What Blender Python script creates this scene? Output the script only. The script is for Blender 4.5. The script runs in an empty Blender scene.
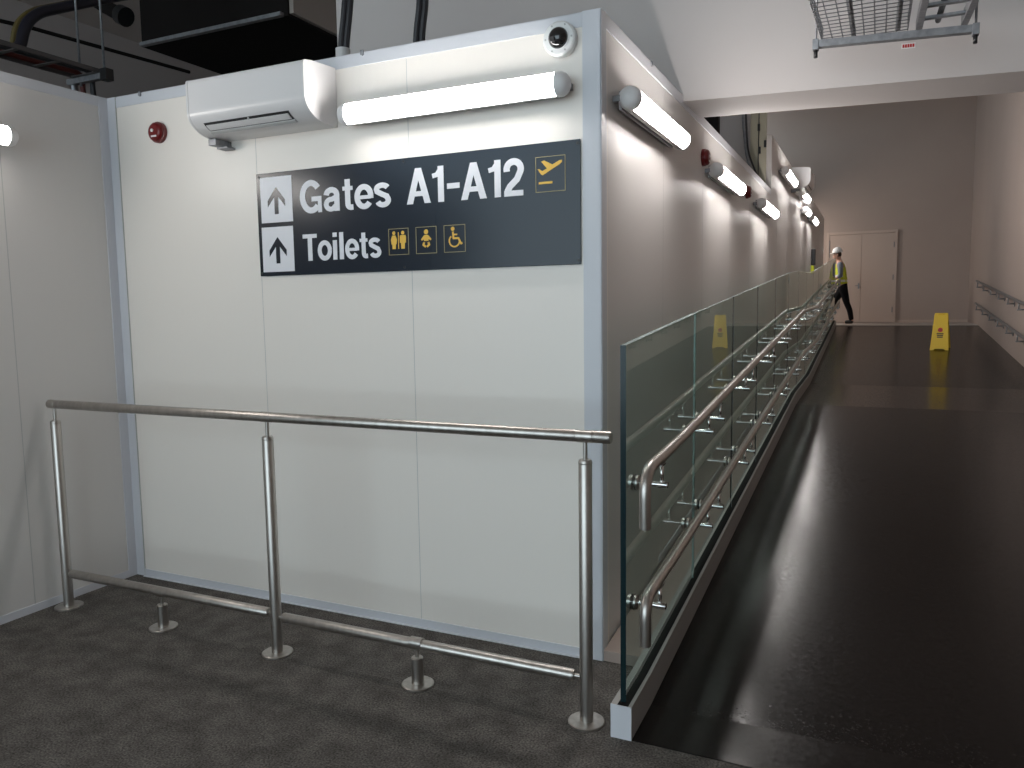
import bpy, bmesh, math, random
from mathutils import Vector, Matrix
random.seed(7)
C = bpy.context.scene.collection
PI = math.pi

# ------------------------------------------------------------------ materials
def mat(name, color=(.8,.8,.8), rough=.5, metal=0., spec=.5, emit=None, estr=0., coat=0.):
    m = bpy.data.materials.new(name); m.use_nodes = True
    b = m.node_tree.nodes['Principled BSDF']
    b.inputs['Base Color'].default_value = (*color, 1)
    b.inputs['Roughness'].default_value = rough
    b.inputs['Metallic'].default_value = metal
    b.inputs['Specular IOR Level'].default_value = spec
    b.inputs['Coat Weight'].default_value = coat
    if emit:
        b.inputs['Emission Color'].default_value = (*emit, 1)
        b.inputs['Emission Strength'].default_value = estr
    return m
def nodes(m): return m.node_tree.nodes, m.node_tree.links, m.node_tree.nodes['Principled BSDF']
def noise_color(m, scale, c0, c1, lo=.35, hi=.65, detail=3, stretch=None, bump=0., bdist=.01):
    N, L, b = nodes(m)
    tc = N.new('ShaderNodeTexCoord'); nz = N.new('ShaderNodeTexNoise'); cr = N.new('ShaderNodeValToRGB')
    nz.inputs['Scale'].default_value = scale; nz.inputs['Detail'].default_value = detail
    if stretch:
        mp = N.new('ShaderNodeMapping'); mp.inputs['Scale'].default_value = stretch
        L.new(tc.outputs['Object'], mp.inputs['Vector']); L.new(mp.outputs['Vector'], nz.inputs['Vector'])
    else: L.new(tc.outputs['Object'], nz.inputs['Vector'])
    cr.color_ramp.elements[0].position = lo; cr.color_ramp.elements[1].position = hi
    cr.color_ramp.elements[0].color = (*c0,1); cr.color_ramp.elements[1].color = (*c1,1)
    L.new(nz.outputs['Fac'], cr.inputs['Fac']); L.new(cr.outputs['Color'], b.inputs['Base Color'])
    if bump:
        bp = N.new('ShaderNodeBump'); bp.inputs['Strength'].default_value = bump; bp.inputs['Distance'].default_value = bdist
        L.new(nz.outputs['Fac'], bp.inputs['Height']); L.new(bp.outputs['Normal'], b.inputs['Normal'])
    return m
def ribs(m, axis, scale, strength):
    """fine vertical ribbing of a sandwich panel face"""
    N, L, b = nodes(m)
    tc = N.new('ShaderNodeTexCoord'); w = N.new('ShaderNodeTexWave'); bp = N.new('ShaderNodeBump')
    w.bands_direction = axis; w.inputs['Scale'].default_value = scale
    bp.inputs['Strength'].default_value = strength; bp.inputs['Distance'].default_value = .002
    L.new(tc.outputs['Object'], w.inputs['Vector']); L.new(w.outputs['Fac'], bp.inputs['Height'])
    L.new(bp.outputs['Normal'], b.inputs['Normal'])
    return m

M = {}
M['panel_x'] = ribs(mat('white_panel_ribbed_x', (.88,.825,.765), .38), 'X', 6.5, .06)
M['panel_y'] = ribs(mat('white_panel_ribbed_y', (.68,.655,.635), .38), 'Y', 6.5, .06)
M['trim'] = mat('white_folded_trim', (.64,.65,.69), .4)
M['seam'] = mat('panel_seam_grey', (.50,.50,.49), .6)
M['carpet'] = noise_color(mat('charcoal_carpet', rough=.95, spec=.1), 130, (.047,.042,.038), (.215,.197,.182), .3, .72, 6, bump=.9, bdist=.006)
def carpet_patches():
    m = M['carpet']; N, L, b = nodes(m)
    src = b.inputs['Base Color'].links[0].from_socket
    tc = N.new('ShaderNodeTexCoord'); nz = N.new('ShaderNodeTexNoise'); nz.inputs['Scale'].default_value = 9; nz.inputs['Detail'].default_value = 4
    cr = N.new('ShaderNodeValToRGB'); cr.color_ramp.elements[0].color = (.75,.75,.75,1); cr.color_ramp.elements[1].color = (1.15,1.15,1.15,1)
    cr.color_ramp.elements[0].position = .36; cr.color_ramp.elements[1].position = .64
    mx = N.new('ShaderNodeMix'); mx.data_type = 'RGBA'; mx.blend_type = 'MULTIPLY'; mx.inputs['Factor'].default_value = 1
    L.new(tc.outputs['Object'], nz.inputs['Vector']); L.new(nz.outputs['Fac'], cr.inputs['Fac'])
    L.new(src, mx.inputs['A']); L.new(cr.outputs['Color'], mx.inputs['B']); L.new(mx.outputs['Result'], b.inputs['Base Color'])
carpet_patches()
M['vinyl'] = noise_color(mat('dark_speckled_vinyl', rough=.21, spec=.14), 90, (.005,.0043,.0042), (.015,.0127,.012), .3, .7, 3)
def vinyl_wear():
    m = M['vinyl']; N, L, b = nodes(m)
    tc = N.new('ShaderNodeTexCoord'); nz = N.new('ShaderNodeTexNoise'); nz.inputs['Scale'].default_value = 45; nz.inputs['Detail'].default_value = 2
    mr = N.new('ShaderNodeMapRange'); mr.inputs['From Min'].default_value = .3; mr.inputs['From Max'].default_value = .7
    mr.inputs['To Min'].default_value = .17; mr.inputs['To Max'].default_value = .27
    L.new(tc.outputs['Object'], nz.inputs['Vector']); L.new(nz.outputs['Fac'], mr.inputs['Value']); L.new(mr.outputs['Result'], b.inputs['Roughness'])
vinyl_wear()
M['landing'] = mat('light_landing_vinyl', (.36,.31,.28), .5)
M['plaster'] = mat('pale_header_paint', (.57,.53,.515), .75)
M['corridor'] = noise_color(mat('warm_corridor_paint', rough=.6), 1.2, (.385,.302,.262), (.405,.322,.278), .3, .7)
M['corridor_shaded'] = noise_color(mat('warm_corridor_paint_shaded', rough=.6), 1.2, (.325,.252,.215), (.345,.268,.23), .3, .7)  # corridor paint darkened in colour so the right wall looks less lit
M['dark_wall'] = mat('dim_upper_wall', (.50,.44,.42), .85)
M['ceil'] = mat('dim_ceiling', (.52,.45,.41), .9)
M['door'] = mat('beige_door_paint', (.47,.37,.315), .5)
M['steel'] = noise_color(mat('brushed_steel', rough=.36, metal=1.), 40, (.43,.40,.37), (.53,.50,.47), .3, .7, 2, (1,1,.05))
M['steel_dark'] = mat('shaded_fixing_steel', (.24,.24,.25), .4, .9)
M['steel_bright'] = mat('polished_bracket_steel', (.74,.72,.70), .2, 1.)
M['galv'] = noise_color(mat('galvanised_steel', rough=.5, metal=.7), 30, (.24,.245,.26), (.32,.325,.34))
M['ledge'] = mat('brushed_aluminium_channel', (.37,.36,.345), .5, .2)
M['gasket'] = mat('black_rubber', (.010,.010,.010), .7, spec=.15)
M['black'] = mat('black_plastic', (.015,.015,.016), .4)
M['cable'] = mat('black_cable_sheath', (.022,.022,.026), .45)
M['cable_blue'] = mat('dark_blue_cable', (.007,.007,.016), .45)
M['cable_red'] = mat('dark_red_cable', (.10,.018,.014), .5)
M['cable_yellow'] = mat('yellow_stripe', (.10,.075,.02), .5)
M['duct'] = mat('dark_duct_cladding', (.011,.009,.0085), .85, spec=.15)
M['tray_dark'] = mat('dull_tray_steel', (.11,.10,.098), .6, .3)
M['duct_end'] = mat('duct_end_insulation', (.34,.30,.27), .8)
M['ac'] = mat('glossy_white_plastic', (.74,.72,.72), .3)
M['ac_in'] = mat('grey_louvre_plastic', (.55,.55,.55), .45)
M['cap'] = mat('lamp_end_cap', (.78,.77,.77), .45)
M['tube'] = mat('glowing_lamp_diffuser', (1,1,1), .4, emit=(1,.985,.96), estr=29.)
M['tube_w'] = mat('glowing_lamp_diffuser_side', (1,1,1), .4, emit=(1,.95,.92), estr=45.)
M['tube_l'] = mat('glowing_lamp_diffuser_left', (1,1,1), .4, emit=(1,.95,.90), estr=17.)
M['red'] = mat('red_sounder_plastic', (.15,.006,.008), .3)
M['sign'] = mat('sign_anthracite', (.004,.010,.021), .22, spec=.4)
M['sign_white'] = mat('sign_white', (.80,.80,.84), .4)
M['sign_yellow'] = mat('sign_yellow', (.80,.48,.06), .4)
M['sign_frame'] = mat('sign_frame_line', (.36,.30,.14), .5)
M['white'] = mat('white_paint', (.78,.78,.77), .45)
M['dome'] = mat('smoked_dome', (.01,.01,.011), .08, coat=.5)
M['caution'] = mat('caution_yellow_plastic', (.66,.45,.012), .4)
M['mark_red'] = mat('printed_red', (.5,.02,.02), .5)
M['mark_dark'] = mat('printed_black', (.03,.02,.015), .5)
M['skin'] = mat('skin', (.62,.36,.27), .5)
M['vest'] = mat('hi_vis_yellow', (.62,.68,.04), .7)
M['reflective'] = mat('reflective_tape', (.75,.76,.76), .4)
M['shirt'] = mat('grey_blue_shirt', (.22,.25,.30), .85)
M['trouser'] = mat('black_trousers', (.006,.0055,.007), .9, spec=.2)
M['shoe'] = mat('black_shoes', (.012,.011,.011), .5)
M['helmet'] = mat('white_helmet', (.85,.84,.82), .3)
M['hair'] = mat('brown_hair', (.05,.03,.02), .6)
M['backing'] = mat('lamp_back_tray', (.42,.42,.43), .5, .2)

def glass_mat():
    m = bpy.data.materials.new('clear_green_glass'); m.use_nodes = True
    N, L = m.node_tree.nodes, m.node_tree.links
    N.remove(N['Principled BSDF']); out = N['Material Output']
    tr = N.new('ShaderNodeBsdfTransparent'); tr.inputs['Color'].default_value = (.84,.92,.90,1)
    gl = N.new('ShaderNodeBsdfGlossy'); gl.inputs['Roughness'].default_value = .0; gl.inputs['Color'].default_value = (.93,1,.97,1)
    ge = N.new('ShaderNodeNewGeometry'); dt = N.new('ShaderNodeVectorMath'); dt.operation = 'DOT_PRODUCT'
    L.new(ge.outputs['Incoming'], dt.inputs[0]); L.new(ge.outputs['Normal'], dt.inputs[1])
    def mth(op, a, b=None):
        n = N.new('ShaderNodeMath'); n.operation = op
        for i, v in enumerate((a, b)):
            if v is None: continue
            if isinstance(v, (int, float)): n.inputs[i].default_value = v
            else: L.new(v, n.inputs[i])
        return n.outputs[0]
    c = mth('ABSOLUTE', dt.outputs['Value']); s = mth('POWER', mth('SUBTRACT', 1, c), 5)
    f = mth('ADD', mth('MULTIPLY', s, .86), .12)
    f = mth('MULTIPLY', f, mth('SUBTRACT', 1, ge.outputs['Backfacing']))
    f = mth('MINIMUM', f, .95)
    mx = N.new('ShaderNodeMixShader'); L.new(f, mx.inputs[0]); L.new(tr.outputs[0], mx.inputs[1]); L.new(gl.outputs[0], mx.inputs[2])
    L.new(mx.outputs[0], out.inputs['Surface'])
    return m
M['glass'] = glass_mat()
M['glass_edge_lit'] = mat('lit_glass_edge', (.40,.50,.50), .2)  # daylight glint on pane edges painted in as a pale colour
M['glass_edge'] = mat('polished_glass_edge', (.008,.022,.026), .2, spec=.3)

# ------------------------------------------------------------------ mesh builder
class MB:
    def __init__(s): s.bm = bmesh.new()
    def box(s, x0, x1, y0, y1, z0, z1, bev=0., mi=0, R=None):
        vs = [Vector((x, y, z)) for x in (x0, x1) for y in (y0, y1) for z in (z0, z1)]
        if R is not None: vs = [R @ v for v in vs]
        v = [s.bm.verts.new(p) for p in vs]
        fs = [s.bm.faces.new([v[i] for i in q]) for q in ((0,1,3,2),(4,6,7,5),(0,4,5,1),(2,3,7,6),(0,2,6,4),(1,5,7,3))]
        for f in fs: f.material_index = mi
        if bev:
            es = list({e for f in fs for e in f.edges})
            r = bmesh.ops.bevel(s.bm, geom=es, offset=bev, segments=2, profile=.7, affect='EDGES')
            for f in r['faces']: f.material_index = mi
        return s
    def ring(s, c, n, r, seg, up=None):
        n = n.normalized(); a = n.orthogonal().normalized() if up is None else up
        b = n.cross(a)
        return [s.bm.verts.new(c + a*(r*math.cos(2*PI*k/seg)) + b*(r*math.sin(2*PI*k/seg))) for k in range(seg)]
    def tube(s, pts, r, seg=12, caps=True, mi=0):
        pts = [Vector(p) for p in pts]; rs = r if isinstance(r, (list, tuple)) else [r]*len(pts)
        prev = None; up = None
        for i, p in enumerate(pts):
            if i == 0: t = pts[1]-p
            elif i == len(pts)-1: t = p-pts[i-1]
            else: t = (pts[i+1]-p).normalized()+(p-pts[i-1]).normalized()
            t = t.normalized()
            if up is None: up = t.orthogonal().normalized()
            else: up = (up - t*up.dot(t)).normalized()
            rg = s.ring(p, t, max(rs[i], 1e-5), seg, up)
            if prev:
                for k in range(seg):
                    f = s.bm.faces.new((prev[k], prev[(k+1)%seg], rg[(k+1)%seg], rg[k])); f.material_index = mi; f.smooth = True
            elif caps: f = s.bm.faces.new(rg[::-1]); f.material_index = mi
            prev = rg
        if caps: f = s.bm.faces.new(prev); f.material_index = mi
        return s
    def cyl(s, p0, p1, r, r1=None, seg=16, mi=0): return s.tube([p0, p1], [r, r if r1 is None else r1], seg, True, mi)
    def prism(s, poly, fn, d0, d1, mi=0):
        """polygon in 2-D -> solid; fn(u, v, depth) gives the 3-D point"""
        a = [s.bm.verts.new(Vector(fn(u, v, d0))) for u, v in poly]; b = [s.bm.verts.new(Vector(fn(u, v, d1))) for u, v in poly]
        n = len(poly)
        for f in [s.bm.faces.new(a[::-1]), s.bm.faces.new(b)] + [s.bm.faces.new((a[i], a[(i+1)%n], b[(i+1)%n], b[i])) for i in range(n)]: f.material_index = mi
        return s
    def sphere(s, c, r, sc=(1,1,1), u=20, v=12, half=None, R=None, mi=0):
        g = bmesh.ops.create_uvsphere(s.bm, u_segments=u, v_segments=v, radius=r)['verts']
        for q in g:
            p = Vector((q.co.x*sc[0], q.co.y*sc[1], q.co.z*sc[2]))
            if R is not None: p = R @ p
            q.co = p + Vector(c)
        for f in {f for q in g for f in q.link_faces}: f.smooth = True; f.material_index = mi
        return s
    def build(s, name, material, parent=None, smooth=False, origin=(0,0,0)):
        bmesh.ops.recalc_face_normals(s.bm, faces=s.bm.faces[:])
        for e in s.bm.edges:
            if len(e.link_faces) != 2 or e.calc_face_angle(0) > .62: e.smooth = False
        o0 = Vector(origin)
        if o0.length:
            for v in s.bm.verts: v.co -= o0
        me = bpy.data.meshes.new(name); s.bm.to_mesh(me); s.bm.free()
        for m in (material if isinstance(material, (list, tuple)) else [material]): me.materials.append(m)
        if smooth:
            for p in me.polygons: p.use_smooth = True
        o = bpy.data.objects.new(name, me); C.objects.link(o)
        if parent is not None: o.parent = parent
        else: o.location = o0
        return o

def tag(o, label=None, cat=None, group=None, kind=None):
    if label: o['label'] = label
    if cat: o['category'] = cat
    if group: o['group'] = group
    if kind: o['kind'] = kind
    return o
def thing(name, label, cat, loc=(0,0,0), rz=0., group=None):
    o = bpy.data.objects.new(name, None); C.objects.link(o); o.location = loc; o.rotation_euler = (0,0,rz); o.empty_display_size = .1
    return tag(o, label, cat, group)
def copy_thing(o, loc, rz=None, label=None):
    r = o.copy(); C.objects.link(r); r.location = loc
    if rz is not None: r.rotation_euler = (0,0,rz)
    if label: r['label'] = label
    for ch in list(o.children):
        c = ch.copy(); C.objects.link(c); c.parent = r
        for g in list(ch.children):
            d = g.copy(); C.objects.link(d); d.parent = c
    return r
def structure(name, mb, m, label, parent=None, smooth=False):
    o = mb.build(name, m, parent, smooth)
    if parent is None: tag(o, label, None, None, 'structure')
    elif label: o['label'] = label
    return o
def bend(pts, rad, n=6):
    """round the inner corners of a polyline"""
    pts = [Vector(p) for p in pts]; out = [pts[0]]
    for i in range(1, len(pts)-1):
        a, b, c = pts[i-1], pts[i], pts[i+1]
        d1 = (a-b); d2 = (c-b); r = min(rad, d1.length*.48, d2.length*.48)
        p, q = b+d1.normalized()*r, b+d2.normalized()*r
        for k in range(n+1):
            t = k/n; out.append(p*(1-t)**2 + b*2*t*(1-t) + q*t*t)
    out.append(pts[-1]); return out

# ------------------------------------------------------------------ key dimensions
H = 2.78; L = 2.94
PROF = [(-.571,0.),(-.3,.006),(5.8,.46),(7.8,.49),(15.,1.045),(17.1,1.06)]
def fz(y):
    if y <= PROF[0][0]: return 0.
    for (a, za), (b, zb) in zip(PROF, PROF[1:]):
        if y <= b: return za+(zb-za)*(y-a)/(b-a)
    return PROF[-1][1]
def sweep_profile(mb, x0, x1, ys, lo, hi, mi=0, flat_bottom=False):
    """solid following the ramp slope between x0 and x1"""
    P = [(y, hi(y)) for y in ys] + [(y, lo(y)) for y in reversed(ys)]
    mb.prism(P, lambda u, v, d: (d, u, v), x0, x1, mi); return mb
YS = [-.571,-.3,1,2,3,4,5,5.8,6.5,7.8,9,10,11,12,13,14,15.]
XR = 2.95; YB = 17.1

# ------------------------------------------------------------------ setting
structure('floor', MB().box(-8,9,-9.5,17.3,-.12,0), M['carpet'], 'dark charcoal carpet floor in front of the white cabin')
mb = MB(); P = [(-.571,.0035)]+[(y, fz(y)) for y in YS[1:]]
mb.prism(P+[(15.,.001),(-.571,.001)], lambda u, v, d: (d, u, v), .3005, XR)
structure('floor_ramp', mb, M['vinyl'], 'dark vinyl ramp rising along the glass balustrade')
structure('floor_landing', MB().box(-3.0,XR,15.0,YB,.9,1.058), M['landing'], 'pale landing floor at the top of the ramp')

# cabin walls (sandwich panels)
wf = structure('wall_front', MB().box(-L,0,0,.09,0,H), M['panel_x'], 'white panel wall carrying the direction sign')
for x in (-1.861, -.938): MB().box(x-.0012,x+.0012,-.0006,.0,.04,H-.06).build('panel_seam', M['seam'], wf)
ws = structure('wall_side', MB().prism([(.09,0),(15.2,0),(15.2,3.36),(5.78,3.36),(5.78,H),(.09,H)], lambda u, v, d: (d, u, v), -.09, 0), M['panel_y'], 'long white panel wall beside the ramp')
for k in range(1,14):
    MB().box(0,.0005,k*1.06-.0006,k*1.06+.0006,fz(k*1.06)+.06,H-.05).build('panel_seam', M['seam'], ws)
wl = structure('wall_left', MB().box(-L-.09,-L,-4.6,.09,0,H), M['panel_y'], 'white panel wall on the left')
for y in (-.632,-1.62,-2.6): MB().box(-L,-L+.0006,y-.002,y+.002,.04,H-.05).build('panel_seam', M['seam'], wl)

def trim(name, label, *boxes):
    mb = MB()
    for b in boxes: mb.box(*b, bev=.0008)
    return structure(name, mb, M['trim'], label)
trim('trim_1', 'white top channel along the front panel wall', (-2.865,-.078,-.004,0,H-.055,H+.003), (-2.865,-.078,-.004,.094,H,H+.004))
t2 = trim('trim_2', 'white top channel along the side wall', (0,.005,.062,5.76,H-.055,H+.003), (-.094,.005,.062,5.76,H,H+.004))
trim('trim_3', 'white corner strip between front and side walls', (-.077,.004,-.006,0,0,H+.006), (0,.006,-.006,.062,0,H+.006))
trim('trim_4', 'white inside corner strip between left and front walls', (-L,-2.87,-.005,0,0,H+.004), (-L,-L+.005,-.06,-.005,0,H+.004))
MB().box(-2.8705,-2.867,-.0065,0,0,H).build('panel_seam', M['seam'], bpy.data.objects['trim_4'])
trim('baseboard_front', 'white floor angle along the front wall', (-2.87,-.078,-.005,0,0,.042), (-2.87,-.078,-.02,0,0,.003))
trim('baseboard_left', 'white floor angle along the left wall', (-L,-L+.005,-4.6,-.06,0,.042))
trim('trim_5', 'white top channel along the left wall', (-L,-L+.004,-4.6,-.06,H-.05,H+.003))
mb = MB(); sweep_profile(mb, .0, .004, [y for y in YS if y > .2], lambda y: fz(y)+.03, lambda y: fz(y)+.07)
structure('baseboard_side', mb, M['trim'], 'white floor angle along the side wall')
mb = MB(); ys = [.0]+[y for y in YS if y >= 1]; sweep_profile(mb, .007, .215, ys, lambda y: 0, lambda y: fz(y)+.02)
structure('floor_ledge', mb, M['corridor'], 'pale ledge between the side wall and the balustrade channel')

# header beam over the ramp (slightly skewed in plan, as the photo shows it)
xl = -2.22
fl = lambda x: 1.50+(x+.02)*.138        # front line
bl = lambda x: 1.955+(x+.02)*.150        # back line
mb = MB()
mb.prism([(0.002,2.752),(XR,2.752),(XR,6.5),(xl,6.5),(xl,H+.012),(0.002,H+.012)], lambda u, v, d: (u, (fl(u) if d == 0 else bl(u)), v), 0, 1)
structure('wall_header', mb, M['plaster'], 'pale header wall crossing above the ramp')
structure('wall_right', MB().box(XR,XR+.15,-9.5,YB+.2,0,6.6), M['corridor_shaded'], 'warm beige right wall of the ramp corridor')
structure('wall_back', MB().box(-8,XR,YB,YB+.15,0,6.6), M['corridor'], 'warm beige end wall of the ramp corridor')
structure('ceiling', MB().box(-8,9,-9.5,1.6,5.02,5.2).box(-8,-2.3,1.6,YB,5.02,5.2), M['ceil'], 'dim ceiling high above the hall')
structure('ceiling_corridor', MB().box(-2.3,XR,2.4,YB,6.5,6.65), M['ceil'], 'dim ceiling high above the corridor')
structure('wall_far_left', MB().box(-7.85,-7.65,-9.5,YB,0,5.02), M['dark_wall'], 'dim side wall seen above the left panel wall')
structure('wall_inner', MB().box(-7.65,-.9,8.6,8.75,0,5.02), M['dark_wall'], 'dim wall behind the panel room')
structure('trim_6', MB().box(-3.15,-2.25,1.7,4.5,4.3,5.02), M['plaster'], 'pale downstand beside the dark duct')

# skirting between landing and end wall
structure('baseboard_back', MB().box(-.2,-.04,YB-.012,YB,1.058,1.12).box(1.5,XR,YB-.012,YB,1.058,1.12), M['door'], 'beige skirting at the foot of the end wall')

# double door in the end wall
d = tag(bpy.data.objects.new('door_1', None), 'beige double door in the end wall', None, None, 'structure'); C.objects.link(d); d.location = (.72, YB, 1.06)
MB().box(-.76,-.70,-.038,0,0,2.14,.003).box(.70,.76,-.038,0,0,2.14,.003).box(-.70,.70,-.038,0,2.075,2.14,.003).build('door_frame', M['door'], d)
lf = MB().box(-.70,.004,-.03,0,.01,2.07,.003).build('door_leaf', M['door'], d)
rt = MB().box(.010,.70,-.03,0,.01,2.07,.003).build('door_leaf', M['door'], d)
MB().box(-.055,-.022,-.036,-.03,.80,.93,.002).cyl((-.038,-.05,.87),(-.038,-.03,.87),.014).box(-.11,-.024,-.062,-.05,.862,.88,.003).build('door_handle', M['steel_dark'], lf)
for z in (.3,1.05,1.8): MB().cyl((.69,-.037,z-.06),(.69,-.037,z+.06),.011).build('hinge', M['steel_dark'], rt)
MB().box(-.7,-.685,-.036,-.03,1.55,1.95).build('hinge', M['steel_dark'], lf)

# ------------------------------------------------------------------ direction sign
sx0, sx1, sz0, sz1 = -1.857, -.087, 1.751, 2.272
SY = -.012
sg = thing('direction_sign', 'dark wall sign with white lettering Gates A1-A12 and Toilets', 'sign', (-.97, 0, sz0))
so = Vector((-.97, 0, sz0))
def sb(mb, name, m): return mb.build(name, m, sg, origin=so)
sb(MB().box(sx0,sx1,SY,-.001,sz0,sz1,.0015), 'sign_board', M['sign'])
for x, z in ((-1.838,2.254),(-.098,2.256),(-.095,1.768),(-1.846,1.766),(-.96,2.258),(-.97,1.768)):
    sb(MB().cyl((x,SY-.003,z),(x,SY,z),.0065,seg=12), 'screw_head', M['black'])
fn = lambda y0: (lambda u, v, dd: (u, y0-dd, v))
def flat(mb, poly, layer=0):
    k = len(mb.bm.faces)*.000004
    return mb.prism(poly, fn(SY), .0002+layer*.0012, .0014+layer*.0012+k)
def arc(cx, cz, rx, rz, a0, a1, n=14): return [(cx+rx*math.cos(math.radians(a0+(a1-a0)*k/n)), cz+rz*math.sin(math.radians(a0+(a1-a0)*k/n))) for k in range(n+1)]
def ribbon(mb, pts, w, f):
    """flat stroke of even or varying width with butt ends; f maps glyph units to the board"""
    ws = w if isinstance(w, (list, tuple)) else [w]*len(pts); n = len(pts); Lf, Rt = [], []
    for i, p in enumerate(pts):
        d1 = Vector(p)-Vector(pts[i-1]) if i else None; d2 = Vector(pts[i+1])-Vector(p) if i < n-1 else None
        d1 = d1.normalized() if d1 is not None else d2.normalized(); d2 = d2.normalized() if d2 is not None else d1
        t = (d1+d2).normalized(); nn = Vector((-t.y, t.x)); k = ws[i]/2/max(.4, t.dot(d1))
        Lf.append(f(Vector(p)+nn*k)); Rt.append(f(Vector(p)-nn*k))
    k0 = len(mb.bm.faces)*.000004
    for y0, y1 in ((.0002,.0014+k0),):
        A = [[mb.bm.verts.new((q[0], SY-y, q[1])) for q in S] for S in (Lf, Rt) for y in (y0, y1)]
        lb, lf_, rb, rf = A
        for i in range(n-1):
            mb.bm.faces.new((lf_[i],lf_[i+1],rf[i+1],rf[i])); mb.bm.faces.new((lb[i],lb[i+1],lf_[i+1],lf_[i])); mb.bm.faces.new((rf[i],rf[i+1],rb[i+1],rb[i])); mb.bm.faces.new((lb[i],rb[i],rb[i+1],lb[i+1]))
        mb.bm.faces.new((lb[0],lf_[0],rf[0],rb[0])); mb.bm.faces.new((lb[-1],rb[-1],rf[-1],lf_[-1]))
SW, HW = .185, .150
GL = {
 'G': (.80, [(arc(.385,.5,.295,.425,38,318,26), SW), ([(.40,.425),(.735,.425)], .15), ([(.672,.49),(.672,.0)], .126)]),
 'a': (.61, [([(.095,.50)]+arc(.27,.50,.172,.155,165,0,10)+[(.442,.36),(.442,.0)], .17), ([(.44,.435)]+arc(.24,.215,.155,.15,80,300,14)+[(.44,.20)], .15)]),
 't': (.40, [([(.19,.93),(.19,.20)]+arc(.285,.19,.095,.115,180,265,6)+[(.36,.078)], .165), ([(.03,.655),(.355,.655)], .12)]),
 'e': (.62, [([(.10,.345),(.53,.345)], .11), ([(.525,.30)]+arc(.31,.36,.218,.295,0,322,26), .165)]),
 's': (.56, [(arc(.265,.535,.175,.115,20,180,10)+[(.11,.47),(.26,.385),(.40,.32)]+arc(.285,.20,.165,.130,40,-165,12), .155)]),
 'A': (.76, [([(.0,.0),(.195,.0),(.475,1.0),(.285,1.0)], 0), ([(.76,.0),(.475,1.0),(.285,1.0),(.565,.0)], 0), ([(.19,.28),(.57,.28)], .14)]),
 '1': (.47, [([(.32,.0),(.32,1.0)], .18), ([(.06,.735),(.20,.765),(.30,.90)], .13)]),
 '-': (.46, [([(.04,.42),(.42,.42)], .15)]),
 '2': (.62, [([(.115,.66)]+arc(.31,.715,.2,.20,175,-30,14)+[(.40,.44),(.20,.26),(.12,.12)], .175), ([(.035,.075),(.575,.075)], .15)]),
 'T': (.68, [([(.34,.0),(.34,.93)], .195), ([(.02,.925),(.66,.925)], .15)]),
 'o': (.64, [(arc(.32,.36,.228,.292,0,360,30), .175)]),
 'i': (.29, [([(.145,.0),(.145,.72)], .18), ([(.145,.84),(.145,1.0)], .18)]),
 'l': (.29, [([(.145,.0),(.145,1.0)], .18)]),
}
def text(body, x0, x1, z0, z1, skip=0.):
    tot = sum(GL[ch][0] for ch in body); k = (x1-x0)/tot; h = z1-z0; x = x0; mb = MB()
    for ch in body:
        wd, strokes = GL[ch]
        for pts, sw in strokes:
            if sw == 0: flat(mb, [(x+p[0]*k, z0+p[1]*h) for p in pts])
            else: ribbon(mb, pts, sw, lambda p, x=x: (x+p.x*k, z0+p.y*h))
        x += wd*k
    return sb(mb, 'lettering', M['sign_white'])
text('Gates', -1.578, -1.030, 2.055, 2.213)
text('A1-A12', -.948, -.342, 2.058, 2.220)
text('Toilets', -1.573, -1.095, 1.819, 1.951)
def arrow_tile(x0, x1, z0, z1):
    t = sb(flat(MB(), [(x0,z0),(x1,z0),(x1,z1),(x0,z1)]), 'arrow_tile', M['sign_white'])
    cx = (x0+x1)/2; top = z1-.052; bot = z0+.042; w = .0125
    mb = MB(); flat(mb, [(cx-w,bot),(cx+w,bot),(cx+w,top-.03),(cx-w,top-.03)], 1)
    flat(mb, [(cx,top),(cx+.056,top-.066),(cx+.056,top-.098),(cx,top-.034),(cx-.056,top-.098),(cx-.056,top-.066)], 1)
    mb.build('arrow', M['sign'], t, origin=so)
arrow_tile(-1.832,-1.627,2.021,2.250); arrow_tile(-1.835,-1.630,1.771,1.999)
def frame(x0, x1, z0, z1, w=.0026):
    mb = MB()
    for p in ((x0,x1,z0,z0+w),(x0,x1,z1-w,z1),(x0,x0+w,z0+w,z1-w),(x1-w,x1,z0+w,z1-w)): flat(mb, [(p[0],p[2]),(p[1],p[2]),(p[1],p[3]),(p[0],p[3])])
    return sb(mb, 'pictogram_frame', M['sign_frame'])
def disc(mb, cx, cz, r, n=20): return flat(mb, [(cx+r*math.cos(2*PI*k/n), cz+r*math.sin(2*PI*k/n)) for k in range(n)])
def stroke(mb, pts, w):
    for (a, b), (c, e) in zip(pts, pts[1:]):
        l = math.hypot(c-a, e-b); nx, nz = -(e-b)/l*w/2, (c-a)/l*w/2
        flat(mb, [(a-nx,b-nz),(c-nx,e-nz),(c+nx,e+nz),(a+nx,b+nz)])
    for p in pts[1:-1]: disc(mb, *p, w/2, 10)
    return mb
# aircraft
f = frame(-.291,-.153,2.064,2.214)
mb = MB(); X = lambda px: -.291+(px-200)/375*.138; Z = lambda pz: 2.214-(pz-142)/465*.15
flat(mb, [(X(225),Z(300)),(X(248),Z(300)),(X(285),Z(330)),(X(345),Z(300)),(X(272),Z(205)),(X(310),Z(192)),(X(415),Z(255)),(X(500),Z(208)),(X(532),Z(206)),(X(532),Z(232)),(X(505),Z(258)),(X(290),Z(385)),(X(268),Z(372))])
flat(mb, [(X(240),Z(470)),(X(412),Z(470)),(X(412),Z(500)),(X(240),Z(500))])
mb.build('pictogram', M['sign_yellow'], f, origin=so)
def fig(x0, z1, k, shapes): pass
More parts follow.
